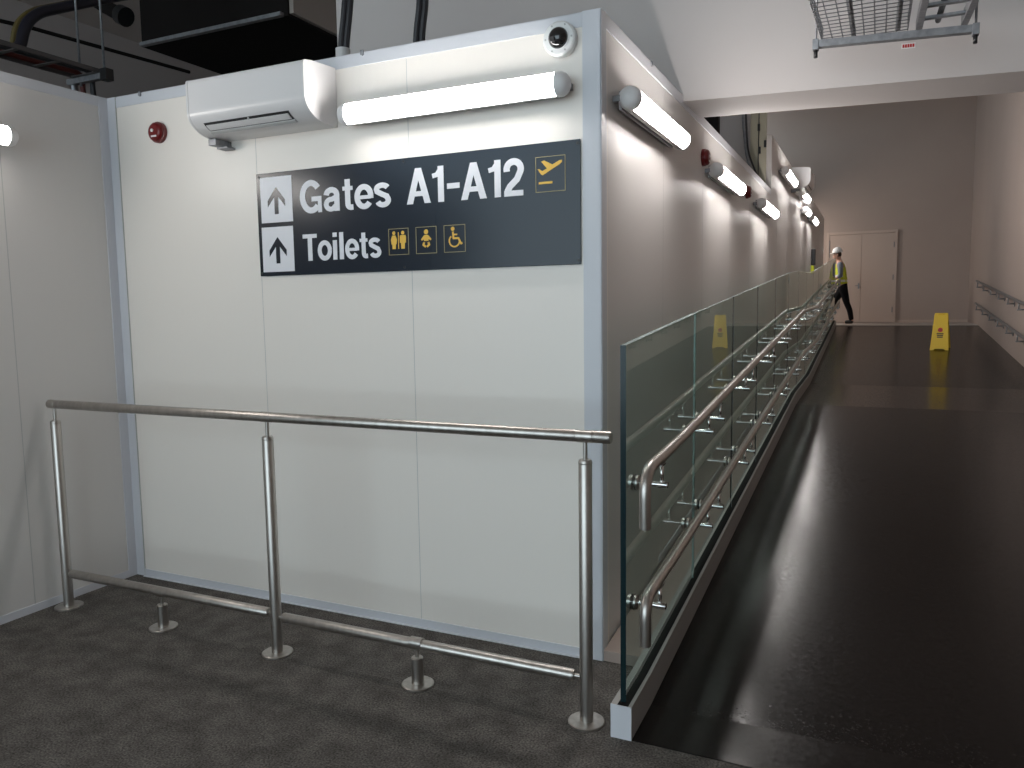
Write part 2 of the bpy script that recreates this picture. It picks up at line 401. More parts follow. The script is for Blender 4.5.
# people
f = frame(-1.056,-.944,1.827,1.951)
mb = MB(); x0, z0 = -1.056, 1.827
for cx, fem in ((.030,1),(.080,0)):
    x = x0+cx; disc(mb, x, z0+.103, .0088)
    if fem: flat(mb, [(x-.009,z0+.092),(x+.009,z0+.092),(x+.017,z0+.072),(x+.014,z0+.050),(x+.010,z0+.050),(x+.009,z0+.028),(x+.0065,z0+.028),(x-.0065,z0+.028),(x-.009,z0+.028),(x-.010,z0+.050),(x-.014,z0+.050),(x-.017,z0+.072)])
    else: flat(mb, [(x-.014,z0+.092),(x+.014,z0+.092),(x+.017,z0+.086),(x+.017,z0+.056),(x+.011,z0+.056),(x+.0095,z0+.028),(x-.0095,z0+.028),(x-.011,z0+.056),(x-.017,z0+.056),(x-.017,z0+.086)])
flat(mb, [(x0+.0535,z0+.028),(x0+.0575,z0+.028),(x0+.0575,z0+.106),(x0+.0535,z0+.106)])
mb.build('pictogram', M['sign_yellow'], f, origin=so)
# baby
f = frame(-.904,-.792,1.827,1.951)
mb = MB(); x, z0 = -.848, 1.827
disc(mb, x, z0+.1, .0115); flat(mb, [(x-.010,z0+.086),(x+.010,z0+.086),(x+.028,z0+.066),(x+.024,z0+.060),(x+.012,z0+.066),(x+.012,z0+.058),(x-.012,z0+.058),(x-.012,z0+.066),(x-.024,z0+.060),(x-.028,z0+.066)])
stroke(mb, [(x-.011,z0+.052),(x-.016,z0+.041),(x-.003,z0+.031)], .010); stroke(mb, [(x+.011,z0+.052),(x+.016,z0+.041),(x+.003,z0+.031)], .010)
mb.build('pictogram', M['sign_yellow'], f, origin=so)
# wheelchair
f = frame(-.753,-.641,1.827,1.951)
mb = MB(); x0, z0 = -.753, 1.827
disc(mb, x0+.047, z0+.106, .0095)
stroke(mb, [(x0+.047,z0+.094),(x0+.050,z0+.063),(x0+.076,z0+.063),(x0+.089,z0+.038),(x0+.096,z0+.041)], .009)
stroke(mb, [(x0+.050,z0+.080),(x0+.070,z0+.080)], .007)
stroke(mb, [(x0+.055+.027*math.cos(a), z0+.052+.027*math.sin(a)) for a in [math.radians(130+k*20) for k in range(12)]], .007)
mb.build('pictogram', M['sign_yellow'], f, origin=so)

# ------------------------------------------------------------------ air conditioner
def air_conditioner(label, loc, rz, W=.735, D=.238, Ht=.276, detail=True):
    """back against local y=0, facing -y, x centred, z from 0"""
    t = thing('air_conditioner', label, 'air conditioner', loc, rz, 'wall air conditioners')
    ea, eb = D-.085, .105
    el = lambda a, k=0.: (-.085-(ea+k)*math.cos(math.radians(a)), eb-(eb+k)*math.sin(math.radians(a)))
    prof = [(0,0),(0,Ht),(-D+.06,Ht-.010),(-D+.012,Ht-.018),(-D+.003,Ht-.024),(-D,Ht-.036)]+[el(a) for a in range(0, 91, 6)]
    MB().prism(prof, lambda u, v, d: (d, u, v), -W/2+.004, W/2-.004).build('casing', M['ac'], t)
    for sx in (-1, 1):
        pr = [(u*1.004-.001, (v-.14)*1.006+.14) for u, v in prof]
        MB().prism(pr, lambda u, v, d: (d, u, v), sx*(W/2-.012), sx*W/2).build('end_panel', M['ac'], t)
    def strip(a0, a1, k0, k1, x0, x1):
        A = [a0+(a1-a0)*q/5 for q in range(6)]
        return MB().prism([el(a, k0) for a in A]+[el(a, k1) for a in reversed(A)], lambda u, v, d: (d, u, v), x0, x1)
    ou = strip(33, 64, -.004, .0012, -W*.39, W*.34).build('outlet', M['black'], t)
    strip(39, 53, .001, .006, -W*.375, W*.325).build('louvre', M['ac'], ou)
    strip(56, 63.5, .001, .009, -W*.39, W*.345).build('louvre', M['ac_in'], ou)
    MB().box(-.004,.004,el(37)[0]-.006,el(37)[0]+.01,el(37)[1]-.008,el(37)[1]+.004).build('louvre_pin', M['ac_in'], ou)
    MB().box(-W/2+.0,-W/2+.05,-.11,-.0,-.035,-.003,.003).box(-W/2+.005,-W/2+.075,-.06,-.0,-.045,-.035,.002).build('pipe_bracket', M['galv'], t)
    return t
ac = air_conditioner('white split air conditioner on the front wall above the sign', (-1.706,-.0005,2.455), 0)
air_conditioner('distant white air conditioner high on the side wall beyond the ramp lights', (.001,8.25,3.06), PI/2)

# ------------------------------------------------------------------ tube lamps
def tube_lamp(label, loc, rz, ln, group, m):
    """back on local y=0, facing -y, x centred, axis at z=0"""
    t = thing('tube_lamp', label, 'lamp', loc, rz, group)
    r = .048; c = -.072
    A = [math.radians(a) for a in range(-86, 77, 6)]
    MB().prism([(c-r*math.cos(a), r*math.sin(a)) for a in A], lambda u, v, d: (d, u, v), -ln/2+.055, ln/2-.055).build('diffuser', m, t, True)
    B = [math.radians(a) for a in range(72, 281, 13)]; r2 = r+.0015
    MB().prism([(c-r2*math.cos(a), r2*math.sin(a)) for a in B], lambda u, v, d: (d, u, v), -ln/2+.055, ln/2-.055).build('housing', M['cap'], t)
    for s in (-1, 1):
        mb = MB(); x = s*(ln/2-.056)
        mb.tube([(x,c,0),(x+s*.022,c,0),(x+s*.040,c,0),(x+s*.052,c,0),(x+s*.058,c,0)], [r+.003,r+.003,r-.006,r-.022,.004], 24)
        mb.build('end_cap', M['cap'], t)
        MB().box(s*(ln/2-.03)-.018,s*(ln/2-.03)+.018,-.05,0,-.013,.013,.003).build('wall_bracket', M['steel_dark'], t)
    MB().box(-ln/2+.06,ln/2-.06,-.030,-.016,-.040,.040,.002).build('back_tray', M['backing'], t)
    return t
tube_lamp('glowing white tube lamp on the front wall above the sign', (-.69,0,2.487), 0, 1.165, 'glowing tube lamps', M['tube'])
lampdefs = [(.675,2.462,1.07,'large glowing tube lamp on the side wall nearest the front corner'),
 (2.70,2.455,1.08,'second glowing tube lamp along the ramp wall, between two red sounders'),
 (4.97,2.488,1.10,'third glowing tube lamp along the ramp wall, below the raised section'),
 (6.98,3.075,1.15,'glowing tube lamp just in front of the distant air conditioner'),
 (9.2,3.11,1.05,'glowing tube lamp just below the distant air conditioner'),
 (9.6,2.93,.62,'small lower glowing tube lamp second from the far end of the ramp wall'),
 (11.1,2.94,1.0,'farthest glowing tube lamp on the ramp wall')]
for y, z, ln, lb in lampdefs: tube_lamp(lb, (0.0005, y, z), PI/2, ln, 'glowing tube lamps', M['tube_w'])
tube_lamp('glowing tube lamp on the left wall cut by the photo edge', (-L+.0005,-1.19,2.452), PI/2, 1.2, 'glowing tube lamps', M['tube_l'])

# added fill light, out of view, to brighten the end wall
pl = bpy.data.lights.new('end_wall_fill', 'AREA'); pl.shape = 'RECTANGLE'; pl.size = 1.2; pl.size_y = .12; pl.energy = 31; pl.color = (1,.90,.82)
po = bpy.data.objects.new('end_wall_fill', pl); C.objects.link(po); po.location = (-1.5,16.0,3.3); po.rotation_euler = (0, math.radians(-40), 0)

# ------------------------------------------------------------------ camera dome
t = thing('security_camera', 'round white dome security camera at the top of the front wall', 'camera', (-.169,-.0045,2.683))
MB().tube([(0,0,0),(0,-.030,0),(0,-.036,0)], [.072,.071,.064], 32).build('housing', M['white'], t)
dm = MB().sphere((0,-.034,0), .044, (1,.9,1), 28, 18).build('dome', M['dome'], t)
MB().tube([(0,-.034,0),(0,-.040,0)], [.0475,.0475], 32).build('dome_ring', M['white'], t)
MB().cyl((-.010,-.070,-.012),(-.012,-.078,-.014),.011).build('lens', M['black'], dm)
for k in range(6):
    a = PI/6+k*PI/3+PI/6; MB().cyl((.058*math.cos(a),-.039,.058*math.sin(a)),(.058*math.cos(a),-.034,.058*math.sin(a)),.004,seg=8).build('screw', M['seam'], t)

# ------------------------------------------------------------------ red sounders
def sounder(label, loc, rz):
    t = thing('alarm_sounder', label, 'alarm', loc, rz, 'red alarm sounders')
    MB().tube([(0,0,0),(0,-.02,0),(0,-.022,0)], [.056,.056,.05], 28).build('base', M['red'], t)
    MB().tube([(0,-.022,0),(0,-.034,0),(0,-.041,0),(0,-.045,0)], [.052,.050,.044,.036], 28).build('horn', M['red'], t)
    MB().cyl((-.006,-.051,.006),(-.006,-.044,.006),.009,seg=12).build('beacon', M['white'], t)
    MB().box(-.018,.022,-.0465,-.040,-.030,-.020,.001).build('label_plate', M['white'], t)
    return t
sounder('red alarm sounder near the left corner of the front wall', (-2.538,-.0005,2.553), 0)
sounder('red alarm sounder on the side wall before the second ramp lamp', (.0005,2.10,2.527), PI/2)
sounder('red alarm sounder on the side wall after the second ramp lamp', (.0005,4.0,2.54), PI/2)

# small clips on the top channels
def clip(label, loc, rz):
    t = tag(MB().cyl((0,-.014,-.002),(0,-.004,-.002),.008,seg=10).box(-.008,.008,-.012,-.0045,-.002,.016,.002).build('channel_clip', M['galv']), label, 'clip', 'channel clips')
    t.location = loc; t.rotation_euler = (0,0,rz); return t
clip('small grey clip on the front top channel near the left corner', (-2.667,0,H-.008), 0)
clip('small grey clip on the front top channel between the two cable drops', (-1.177,0,H-.004), 0)
clip('small grey clip on the side wall top channel', (.001,.78,H-.012), PI/2)

# ------------------------------------------------------------------ steel barrier in front of the sign wall
by = -.5155; hr = 1.10
bt = thing('barrier_railing', 'brushed steel barrier railing standing on the carpet before the sign wall', 'railing', (-1.36,by,0))
bo = Vector((-1.36,by,0))
def bb(mb, name, m=None, parent=None, smooth=False): return mb.build(name, m or M['steel'], parent or bt, smooth, origin=bo)
bb(MB().tube([(-2.875,by,hr),(-2.868,by,hr),(.203,by,hr),(.208,by,hr)], [.018,.0225,.0225,.019], 20), 'top_rail')
for x0, x1 in ((-2.875,-2.82),(-1.43,-1.365),(.075,.14)): bb(MB().tube([(x0,by,hr),(x0+.0015,by,hr),(x1-.0015,by,hr),(x1,by,hr)], [.0225,.0236,.0236,.0225], 20), 'rail_collar')
bb(MB().tube([(.150,by,hr),(.1515,by,hr),(.1535,by,hr),(.155,by,hr)], [.0225,.0231,.0231,.0225], 20), 'rail_collar')
for x in (-2.839,-1.397,.108):
    p = bb(MB().tube([(x,by,.008),(x,by,1.008),(x,by,1.014)], [.0255,.0255,.022], 20), 'post')
    bb(MB().cyl((x,by,1.0),(x,by,hr-.015),.0085,seg=12), 'post_stem', None, p)
    bb(MB().tube([(x,by,.998),(x,by,.9995),(x,by,1.0035),(x,by,1.005)], [.0255,.0263,.0263,.0255], 20), 'post_collar', None, p)
    bb(MB().tube([(x,by,.0),(x,by,.007),(x,by,.010)], [.070,.070,.066], 28), 'base_flange', None, p)
for x0, x1, zz in ((-2.79,-1.445,.188),(-1.347,.052,.178)):
    lr = bb(MB().tube([(x0-.008,by,zz),(x0,by,zz),(x1,by,zz),(x1+.008,by,zz)], [.019,.0225,.0225,.019], 20), 'lower_rail')
    bb(MB().cyl((x1,by,zz),(x1+.036,by,zz),.009,seg=12), 'end_pin', None, lr); bb(MB().cyl((x0-.03,by,zz),(x0,by,zz),.009,seg=12), 'end_pin', None, lr)
for x in (-2.13,-.641):
    p = bb(MB().tube([(x,by,.006),(x,by,.118),(x,by,.122)], [.0255,.0255,.022], 20), 'short_post')
    bb(MB().cyl((x,by,.115),(x,by,.17),.0085,seg=12), 'post_stem', None, p)
    bb(MB().tube([(x-.03,by,.183),(x-.0285,by,.183),(x+.0285,by,.183),(x+.03,by,.183)], [.0225,.0236,.0236,.0225], 20), 'rail_saddle', None, p)
    bb(MB().tube([(x,by,.0),(x,by,.007),(x,by,.010)], [.068,.068,.064], 28), 'base_flange', None, p)

# ------------------------------------------------------------------ glass balustrade
gb = thing('glass_balustrade', 'frameless glass balustrade in a pale channel climbing beside the ramp', 'balustrade', (.262,-.571,0))
go = Vector((.262,-.571,0))
ysk = [y for y in YS if y <= 14]+[14.9]
mb = MB(); top = lambda y: fz(y)+.126
sweep_profile(mb, .2217, .2455, ysk, lambda y: max(0, fz(y)-.05), top)
sweep_profile(mb, .2865, .2997, ysk, lambda y: max(0, fz(y)-.05), top)
sweep_profile(mb, .2455, .2865, ysk, lambda y: max(0, fz(y)-.05), lambda y: fz(y)+.10)
mb.build('base_channel', M['ledge'], gb, origin=go)
MB().box(.2217,.2997,-.5735,-.571,0,.127).build('channel_end_cap', M['trim'], gb, origin=go)
mb = MB(); sweep_profile(mb, .2456,.2864, ysk, lambda y: fz(y)+.10, lambda y: fz(y)+.1265)
mb.build('gasket', M['gasket'], gb, origin=go)
joints = [-.548,.64,1.78,2.88,4.02,5.14,6.26,7.38,8.5,9.62,10.74,11.86,12.98,14.1,14.85]
GX0, GX1 = .2505, .2735
gtop = lambda y: fz(y)+1.455-(.02 if y < 0 else 0)
for a, b in zip(joints, joints[1:]):
    a += .004; b -= .004
    bm = bmesh.new(); zb = .105; first = a < 0; GX0, GX1 = (.2505,.2715) if first else (.2575,.2665)
    V = {}
    for i, x in enumerate((GX0, GX1)):
        for j, y in enumerate((a, b)):
            for k, z in enumerate((fz(y)+zb, gtop(y))): V[i,j,k] = bm.verts.new((x,y,z))
    def F(ks, mi): bm.faces.new([V[k] for k in ks]).material_index = mi
    F([(0,0,0),(0,1,0),(0,1,1),(0,0,1)],0); F([(1,0,0),(1,1,0),(1,1,1),(1,0,1)],0)
    F([(0,0,0),(1,0,0),(1,0,1),(0,0,1)],1 if first else 2); F([(0,1,0),(1,1,0),(1,1,1),(0,1,1)],0 if first else 1)
    F([(0,0,1),(1,0,1),(1,1,1),(0,1,1)],2); F([(0,0,0),(1,0,0),(1,1,0),(0,1,0)],1)
    mb = MB(); mb.bm.free(); mb.bm = bm
    mb.build('glass_pane', [M['glass'], M['glass_edge'], M['glass_edge_lit']], gb, origin=go)

# handrails fixed to the glass
def handrail(label, off, y0, y1, zend, start):
    t = thing('ramp_handrail', label, 'handrail', (.36,y0,fz(y0)+off), 0, 'steel handrails on the glass')
    o = Vector((.36,y0,fz(y0)+off)); x = .36
    zl = fz(y0)+off
    pts = [(x,start,zl+zend),(x,start-.004,zl-.005)]+[(x,y,fz(y)+off) for y in [y for y in (-.1,1,2,3,4,5,5.8,7.8,9,10,11,12,13,14) if y > y0]]
    ye = y1; pts += [(x,ye,fz(ye)+off),(x,ye+.0,fz(ye)+off-.14)]
    body = bend(pts[:3], .11, 8)[:-1] + bend([pts[1]]+pts[2:], .10, 5)[1:]
    MB().tube(body, .0205, 18).build('rail', M['steel'], t, origin=o)
    MB().tube([pts[0],(x,start,zl+zend-.002)], [.0205,.017], 18).build('rail_end_cap', M['steel'], t, origin=o)
    ys = [y0+.155]
    for j in joints[1:-1]: ys += [j-.155, j+.135]
    for y in ys:
        z = fz(y)+off
        br = MB().tube([(GX1,y,z-.098),(.352,y,z-.098),(.353,y,z-.098),(.388,y,z-.098),(.389,y,z-.098)], [.0095,.0095,.0128,.0128,.010], 14).build('bracket', M['steel_bright'], t, origin=o)
        MB().cyl((.365,y,z-.095),(.365,y,z-.022),.0072,seg=10).box(.350,.374,y-.03,y+.03,z-.026,z-.0195).build('bracket_post', M['steel_bright'], br, origin=o)
        MB().tube([(GX1,y,z-.098),(GX1+.004,y,z-.098)], .029, 20).build('bracket_washer', M['gasket'], br, origin=o)
        MB().tube([(GX1+.004,y,z-.098),(GX1+.012,y,z-.098),(GX1+.014,y,z-.098)], [.028,.028,.024], 20).build('bracket_disc', M['steel'], br, origin=o)
        MB().tube([(GX0,y,z-.098),(GX0-.012,y,z-.098),(GX0-.014,y,z-.098)], [.028,.028,.024], 20).build('bracket_disc', M['steel'], br, origin=o)
    return t
handrail('upper steel handrail bracketed to the glass balustrade', 1.012, -.56, 14.7, -.205, -.615)
handrail('lower steel handrail bracketed to the glass balustrade', .560, -.58, 14.7, -.175, -.605)

# handrails on the right wall
def wall_rail(label, off):
    y0, y1 = 4.0, 14.8; x = 2.862
    t = thing('wall_handrail', label, 'handrail', (x,y0,fz(y0)+off), 0, 'steel handrails on the right wall'); o = Vector((x,y0,fz(y0)+off))
    pts = [(x,y,fz(y)+off) for y in (4,5,5.8,7.8,9,10,11,12,13,14,14.8)]
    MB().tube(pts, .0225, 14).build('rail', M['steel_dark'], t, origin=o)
    y = 14.62
    while y > 4.1:
        z = fz(y)+off
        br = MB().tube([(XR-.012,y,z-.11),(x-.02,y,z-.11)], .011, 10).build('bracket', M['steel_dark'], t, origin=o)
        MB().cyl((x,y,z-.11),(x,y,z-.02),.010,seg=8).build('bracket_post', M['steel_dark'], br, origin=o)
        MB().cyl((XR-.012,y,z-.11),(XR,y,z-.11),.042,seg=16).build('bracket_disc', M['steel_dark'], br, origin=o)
        y -= 1.0
wall_rail('upper dark steel handrail on the right corridor wall', .90)
wall_rail('lower dark steel handrail on the right corridor wall', .46)

# ------------------------------------------------------------------ caution sign
cy = 11.4; cx = 2.045; cz = fz(cy)
t = thing('caution_sign', 'yellow folding wet floor sign standing on the ramp', 'caution sign', (cx,cy,cz+.0), -.16)
sl = (fz(12)-fz(11))
def board(sgn, name):
    poly = [(-.135,0),(-.082,0),(-.066,.022),(.066,.022),(.082,0),(.135,0),(.098,.56),(.088,.585),(.052,.59),(.050,.565),(-.050,.565),(-.052,.59),(-.088,.585),(-.098,.56)]
    th = .20 if sgn < 0 else .20
    def f(u, v, dd):
        k = v/.59; y = sgn*(.15*(1-k)+.012) + sgn*dd
        zb = y*sl if v < .03 else 0
        return (u, y, v+zb+.002)
    b = MB().prism(poly, f, 0, .014).build(name, M['caution'], t)
    def g(dd0): return lambda u, v, dd: (lambda p: (p[0], p[1]+sgn*(.014+dd), p[2]))(f(u, v, 0))
    return b, g(0)
b1, g1 = board(-1, 'front_board'); b2, g2 = board(1, 'rear_board')
MB().cyl((-.095,0,.577),(.095,0,.577),.012,seg=12).build('hinge', M['caution'], t)
for bd, g in ((b1, g1), (b2, g2)):
    n = 24
    MB().prism([(.036*math.cos(2*PI*k/n), .315+.036*math.sin(2*PI*k/n)) for k in range(n)], g, 0, .0015).build('warning_disc', M['mark_red'], bd)
    mb = MB()
    mb.prism([(-.022,.308),(.022,.308),(.022,.322),(-.022,.322)], g, .0016, .0026).build('warning_bar', M['mark_dark'], bd)
    mb = MB()
    for i, w in enumerate((.05,.044,.04)): mb.prism([(-w,.245-i*.028),(w,.245-i*.028),(w,.262-i*.028),(-w,.262-i*.028)], g, 0, .0015)
    mb.build('warning_text', M['mark_dark'], bd)

# ------------------------------------------------------------------ overhead: basket tray and ladder on a trapeze in front of the header
ty = 1.30
s_up = .10
zt = lambda y: 2.925-(ty-y)*s_up
tp = thing('tray_hanger', 'grey trapeze strut hung on threaded rods before the header wall', 'hanger', (1.09,ty,2.88))
to = Vector((1.09,ty,2.88)); tilt = lambda x: 2.900-(x-.724)*.048
mb = MB(); mb.prism([(.726,tilt(.726)-.013),(1.468,tilt(1.468)-.013),(1.468,tilt(1.468)+.022),(.726,tilt(.726)+.022)], lambda u, v, d: (u, d, v), ty-.021, ty+.021)
mb.build('strut_channel', M['galv'], tp, origin=to)
for x in (.738,1.456):
    r = MB().cyl((x,ty,tilt(x)-.055),(x,ty,5.02),.006,seg=10).build('threaded_rod', M['galv'], tp, origin=to)
    MB().box(x-.015,x+.015,ty-.026,ty+.026,tilt(x)-.025,tilt(x)+.027,.003).build('rod_clamp', M['galv'], r, origin=to)
    MB().cyl((x,ty,tilt(x)-.062),(x,ty,tilt(x)-.022),.010,seg=8).build('rod_end', M['black'], r, origin=to)
bx0, bx1 = .765, 1.165
t = thing('wire_basket_tray', 'galvanised wire mesh cable basket resting on the trapeze strut', 'cable tray', (.96,0,2.9)); o = Vector((.96,0,2.9))
mb = MB(); y0, y1 = -2.2, 1.40
for i in range(9):
    x = bx0+(bx1-bx0)*i/8; mb.tube([(x,y0,zt(y0)+.006),(x,y1,zt(y1)+.006)], .003, 6)
for x in (bx0, bx1):
    for h in (.035,.07): mb.tube([(x,y0,zt(y0)+h),(x,y1,zt(y1)+h)], .003, 6)
y = y1-.03
while y > y0:
    mb.tube([(bx0,y,zt(y)+.075),(bx0,y,zt(y)+.003),(bx1,y,zt(y)+.003),(bx1,y,zt(y)+.075)], .003, 6); y -= .075
mb.build('wire_mesh', M['steel_dark'], t, origin=o)
for x in (.90,1.0): pass
for x in (.915,1.12): MB().prism([(y0,zt(y0)+.010),(y1,zt(y1)+.010),(y1,zt(y1)+.034),(y0,zt(y0)+.034)], lambda u, v, d: (d, u, v), x-.011, x+.011).build('stiffener', M['galv'], t, origin=o)
t = thing('cable_ladder', 'galvanised cable ladder beside the wire basket on the trapeze strut', 'cable ladder', (1.32,0,2.9)); o = Vector((1.32,0,2.9))
for x in (1.215,1.415): MB().prism([(y0,zt(y0)-.012),(y1,zt(y1)-.012),(y1,zt(y1)+.040),(y0,zt(y0)+.040)], lambda u, v, d: (d, u, v), x-.014, x+.014).build('side_rail', M['galv'], t, origin=o)
y = 1.2
while y > y0+.1:
    MB().box(1.229,1.401,y-.016,y+.016,zt(y)+.002,zt(y)+.014).build('rung', M['galv'], t, origin=o); y -= .26
tag(MB().tube([(1.31,y0,zt(y0)+.03),(1.315,-.5,zt(-.5)+.03),(1.30,1.0,zt(1.0)+.03),(1.3,1.4,zt(1.4)+.03)], .014, 8).build('ladder_cable', M['cable']), 'black cable lying in the galvanised cable ladder', 'cable')
# small label stuck on the header
lx = 1.178; ly = fl(lx)
t = thing('warning_label', 'small white sticker with red print on the header wall', 'sticker', (lx,ly,2.937), math.atan(.135))
MB().box(-.034,.034,-.002,-.0003,-.014,.014).build('label_sheet', M['white'], t)
mb = MB()
for i in range(5): mb.box(-.029+i*.012,-.020+i*.012,-.003,-.002,-.009,.008)
mb.build('red_print', M['mark_red'], t)

# ------------------------------------------------------------------ dark duct above the left room
t = thing('ventilation_duct', 'large dark rectangular ventilation duct above the room', 'duct', (-4.1,3.6,3.9)); o = Vector((-4.1,3.6,3.9))
MB().box(-4.88,-3.24,1.93,6.4,3.9,4.75).build('duct_body', M['duct'], t, origin=o)
MB().box(-4.86,-3.28,1.885,1.93,3.895,3.925).build('edge_angle', M['galv'], t, origin=o)
MB().box(-3.24,-3.20,1.95,6.35,3.92,4.73).build('end_insulation', M['duct_end'], t, origin=o)
for x in (-4.7,-3.4): MB().cyl((x,2.2,4.75),(x,2.2,5.02),.008,seg=8).build('hanger_rod', M['galv'], t, origin=o)

# cable tray over the left wall
t = thing('cable_tray', 'narrow cable tray hung on a strut above the left wall', 'cable tray', (-3.87,-.6,3.2)); o = Vector((-3.87,-.6,3.2))
for x in (-3.98,-3.72): MB().box(x-.008,x+.008,-3.2,.66,3.178,3.203).build('side_rail', M['tray_dark'], t, origin=o)
for k in range(14): MB().box(-3.972,-3.728,.55-k*.27,.58-k*.27,3.178,3.184).build('rung', M['tray_dark'], t, origin=o)
MB().box(-4.05,-3.66,.57,.61,3.14,3.178,.003).build('strut', M['galv'], t, origin=o)
for x in (-3.93,-3.69): MB().cyl((x,.59,3.12),(x,.59,5.02),.008,seg=8).build('hanger_rod', M['galv'], t, origin=o)
MB().box(-3.70,-3.64,.56,.62,3.125,3.20).build('rod_clamp', M['black'], t, origin=o)
MB().cyl((-4.02,.62,3.0),(-4.02,.60,3.17),.022,seg=12).build('drop_pipe', M['galv'], t, origin=o)
for i, (dx, key, lb) in enumerate(((-3.94,'cable_red','dark red cable lying on the left cable tray'),(-3.84,'cable','black cable lying on the left cable tray'))):
    tag(MB().tube(bend([(dx,-3.2,3.206),(dx,.2,3.206),(dx+.02,.56,3.206),(dx-.03,.63,3.2),(dx-.06,.66,3.02)], .12), .018, 10).build('tray_cable', M[key]), lb, 'cable')
x = -3.97
tag(MB().tube(bend([(x,.05,3.245),(x,.20,3.25),(x,.25,3.43),(x,.345,3.535),(x,.84,3.785),(x,1.25,3.98),(x,1.4,4.3),(x,1.42,5.02)], .12), .034, 14).build('cable_bundle', M['cable_blue']), 'thick dark blue cable bundle rising from the left tray', 'cable')
tag(MB().tube(bend([(x-.06,.05,3.245),(x-.06,.19,3.25),(x-.06,.235,3.44),(x-.06,.335,3.55),(x-.06,.83,3.80),(x-.06,1.25,3.995),(x-.06,1.4,4.3),(x-.06,1.42,5.02)], .12), .022, 10).build('striped_cable', M['cable_yellow']), 'yellow striped cable beside the dark blue bundle', 'cable')
t = thing('shadow_line', 'thin dark tube standing for the shadow line on the upper wall at top left', 'pipe', (-4.5,0,3.6)); o = Vector((-4.5,0,3.6))  # thin black tube laid in for a shadow line on the wall
MB().tube([(-4.6,-2.2,3.62),(-4.5,.25,3.58),(-4.4,.6,3.58),(-4.3,1.9,3.60)], .014, 10).build('pipe_run', M['duct'], t, origin=o)
for px, py in ((-4.58,-1.8),(-4.5,.22)): MB().cyl((px,py,3.6),(px,py,5.02),.005,seg=6).build('hanger_rod', M['tray_dark'], t, origin=o)
t = thing('pipe_elbow', 'dark pipe bending down beside the left end of the ventilation duct', 'pipe', (-5.1,1.8,4.3)); o = Vector((-5.1,1.8,4.3))
MB().tube(bend([(-5.36,1.8,5.02),(-5.34,1.8,4.36),(-5.10,1.8,4.215),(-4.93,1.8,4.13)], .16), .06, 14).build('pipe_run', M['duct'], t, origin=o)
MB().cyl((-4.97,1.8,4.15),(-4.90,1.8,4.115),.082,seg=16).build('flange', M['black'], t, origin=o)
# flexible conduits dropping onto the front wall top
def conduit(label, pts, sleeve=False):
    t = thing('flexible_conduit', label, 'cable', pts[0], 0, 'cable drops onto the panel wall'); o = Vector(pts[0])
    a = bend(pts, .15)
    MB().tube([Vector(p)+Vector((-.014,0,0)) for p in a], .016, 10).build('cable_run', M['cable'], t, origin=o)
    MB().tube([Vector(p)+Vector((.014,.006,0)) for p in a], .016, 10).build('cable_run', M['cable'], t, origin=o)
    if sleeve: MB().tube([pts[0], (pts[0][0]+.002,pts[0][1],pts[0][2]+.09)], .037, 14).build('sleeve', M['ac_in'], t, origin=o)
conduit('black cable drop with a grey sleeve on the panel wall top', [(-1.405,.15,H+.004),(-1.40,.15,2.90),(-1.375,.15,3.03),(-1.36,.16,3.2),(-1.36,.2,5.02)], True)
conduit('pair of black cables dropping onto the panel wall top', [(-.965,.15,H+.004),(-.955,.15,2.90),(-.935,.15,3.0),(-.935,.16,3.2),(-.935,.2,5.02)])

# services seen through the gap between header and side wall
t = thing('service_board', 'pale riser board with black cable clips seen above the side wall', 'riser board', (-.085,5.4,2.6)); o = Vector((-.085,5.4,2.6))
MB().box(-.17,-.012,5.40,5.44,2.2,4.6).build('board', mat('pale_green_board', (.36,.33,.25), .7), t, origin=o)
for x, z in ((-.085,3.37),(-.075,3.14),(-.02,3.2),(-.085,3.6)): MB().box(x-.012,x+.012,5.372,5.40,z-.035,z+.035,.004).build('cable_clip', M['black'], t, origin=o)
MB().cyl((-.085,5.385,2.3),(-.085,5.385,4.5),.005,seg=6).build('riser_cable', M['cable'], t, origin=o)
tag(MB().tube(bend([(-.24,5.3,4.6),(-.235,5.3,3.5),(-.19,5.3,3.08),(-.12,5.32,2.86),(-.05,5.34,2.70),(-.04,5.34,2.5)], .25, 8), .016, 10).build('riser_conduit', M['galv']), 'grey curved conduit dropping behind the side wall', 'conduit')
tag(MB().tube(bend([(-.20,5.25,4.6),(-.20,5.25,3.5),(-.17,5.25,3.1),(-.10,5.27,2.92),(-.03,5.29,2.74),(-.03,5.29,2.5)], .25, 8), .010, 10).build('riser_conduit', M['cable']), 'black curved cable dropping behind the side wall', 'cable')
tag(MB().box(-.66,-.41,4.9,5.0,0.0,6.4,.004).build('dark_column', M['duct']), 'black column seen through the gap under the header', 'column')
tag(MB().box(-.9,-.17,5.6,5.72,0,6.4).build('grey_partition', M['dark_wall']), 'dim grey partition beyond the black column', 'partition')

# dark wall device near the far end
t = thing('wall_intercom', 'small black upright device on the side wall near the far end', 'wall device', (.0005,11.75,2.16))
MB().box(0,.07,-.07,.07,.06,.34,.015).build('housing', M['black'], t)
MB().box(.0,.05,-.06,.06,-.10,.05,.008).build('tag_plate', M['vest'], t)

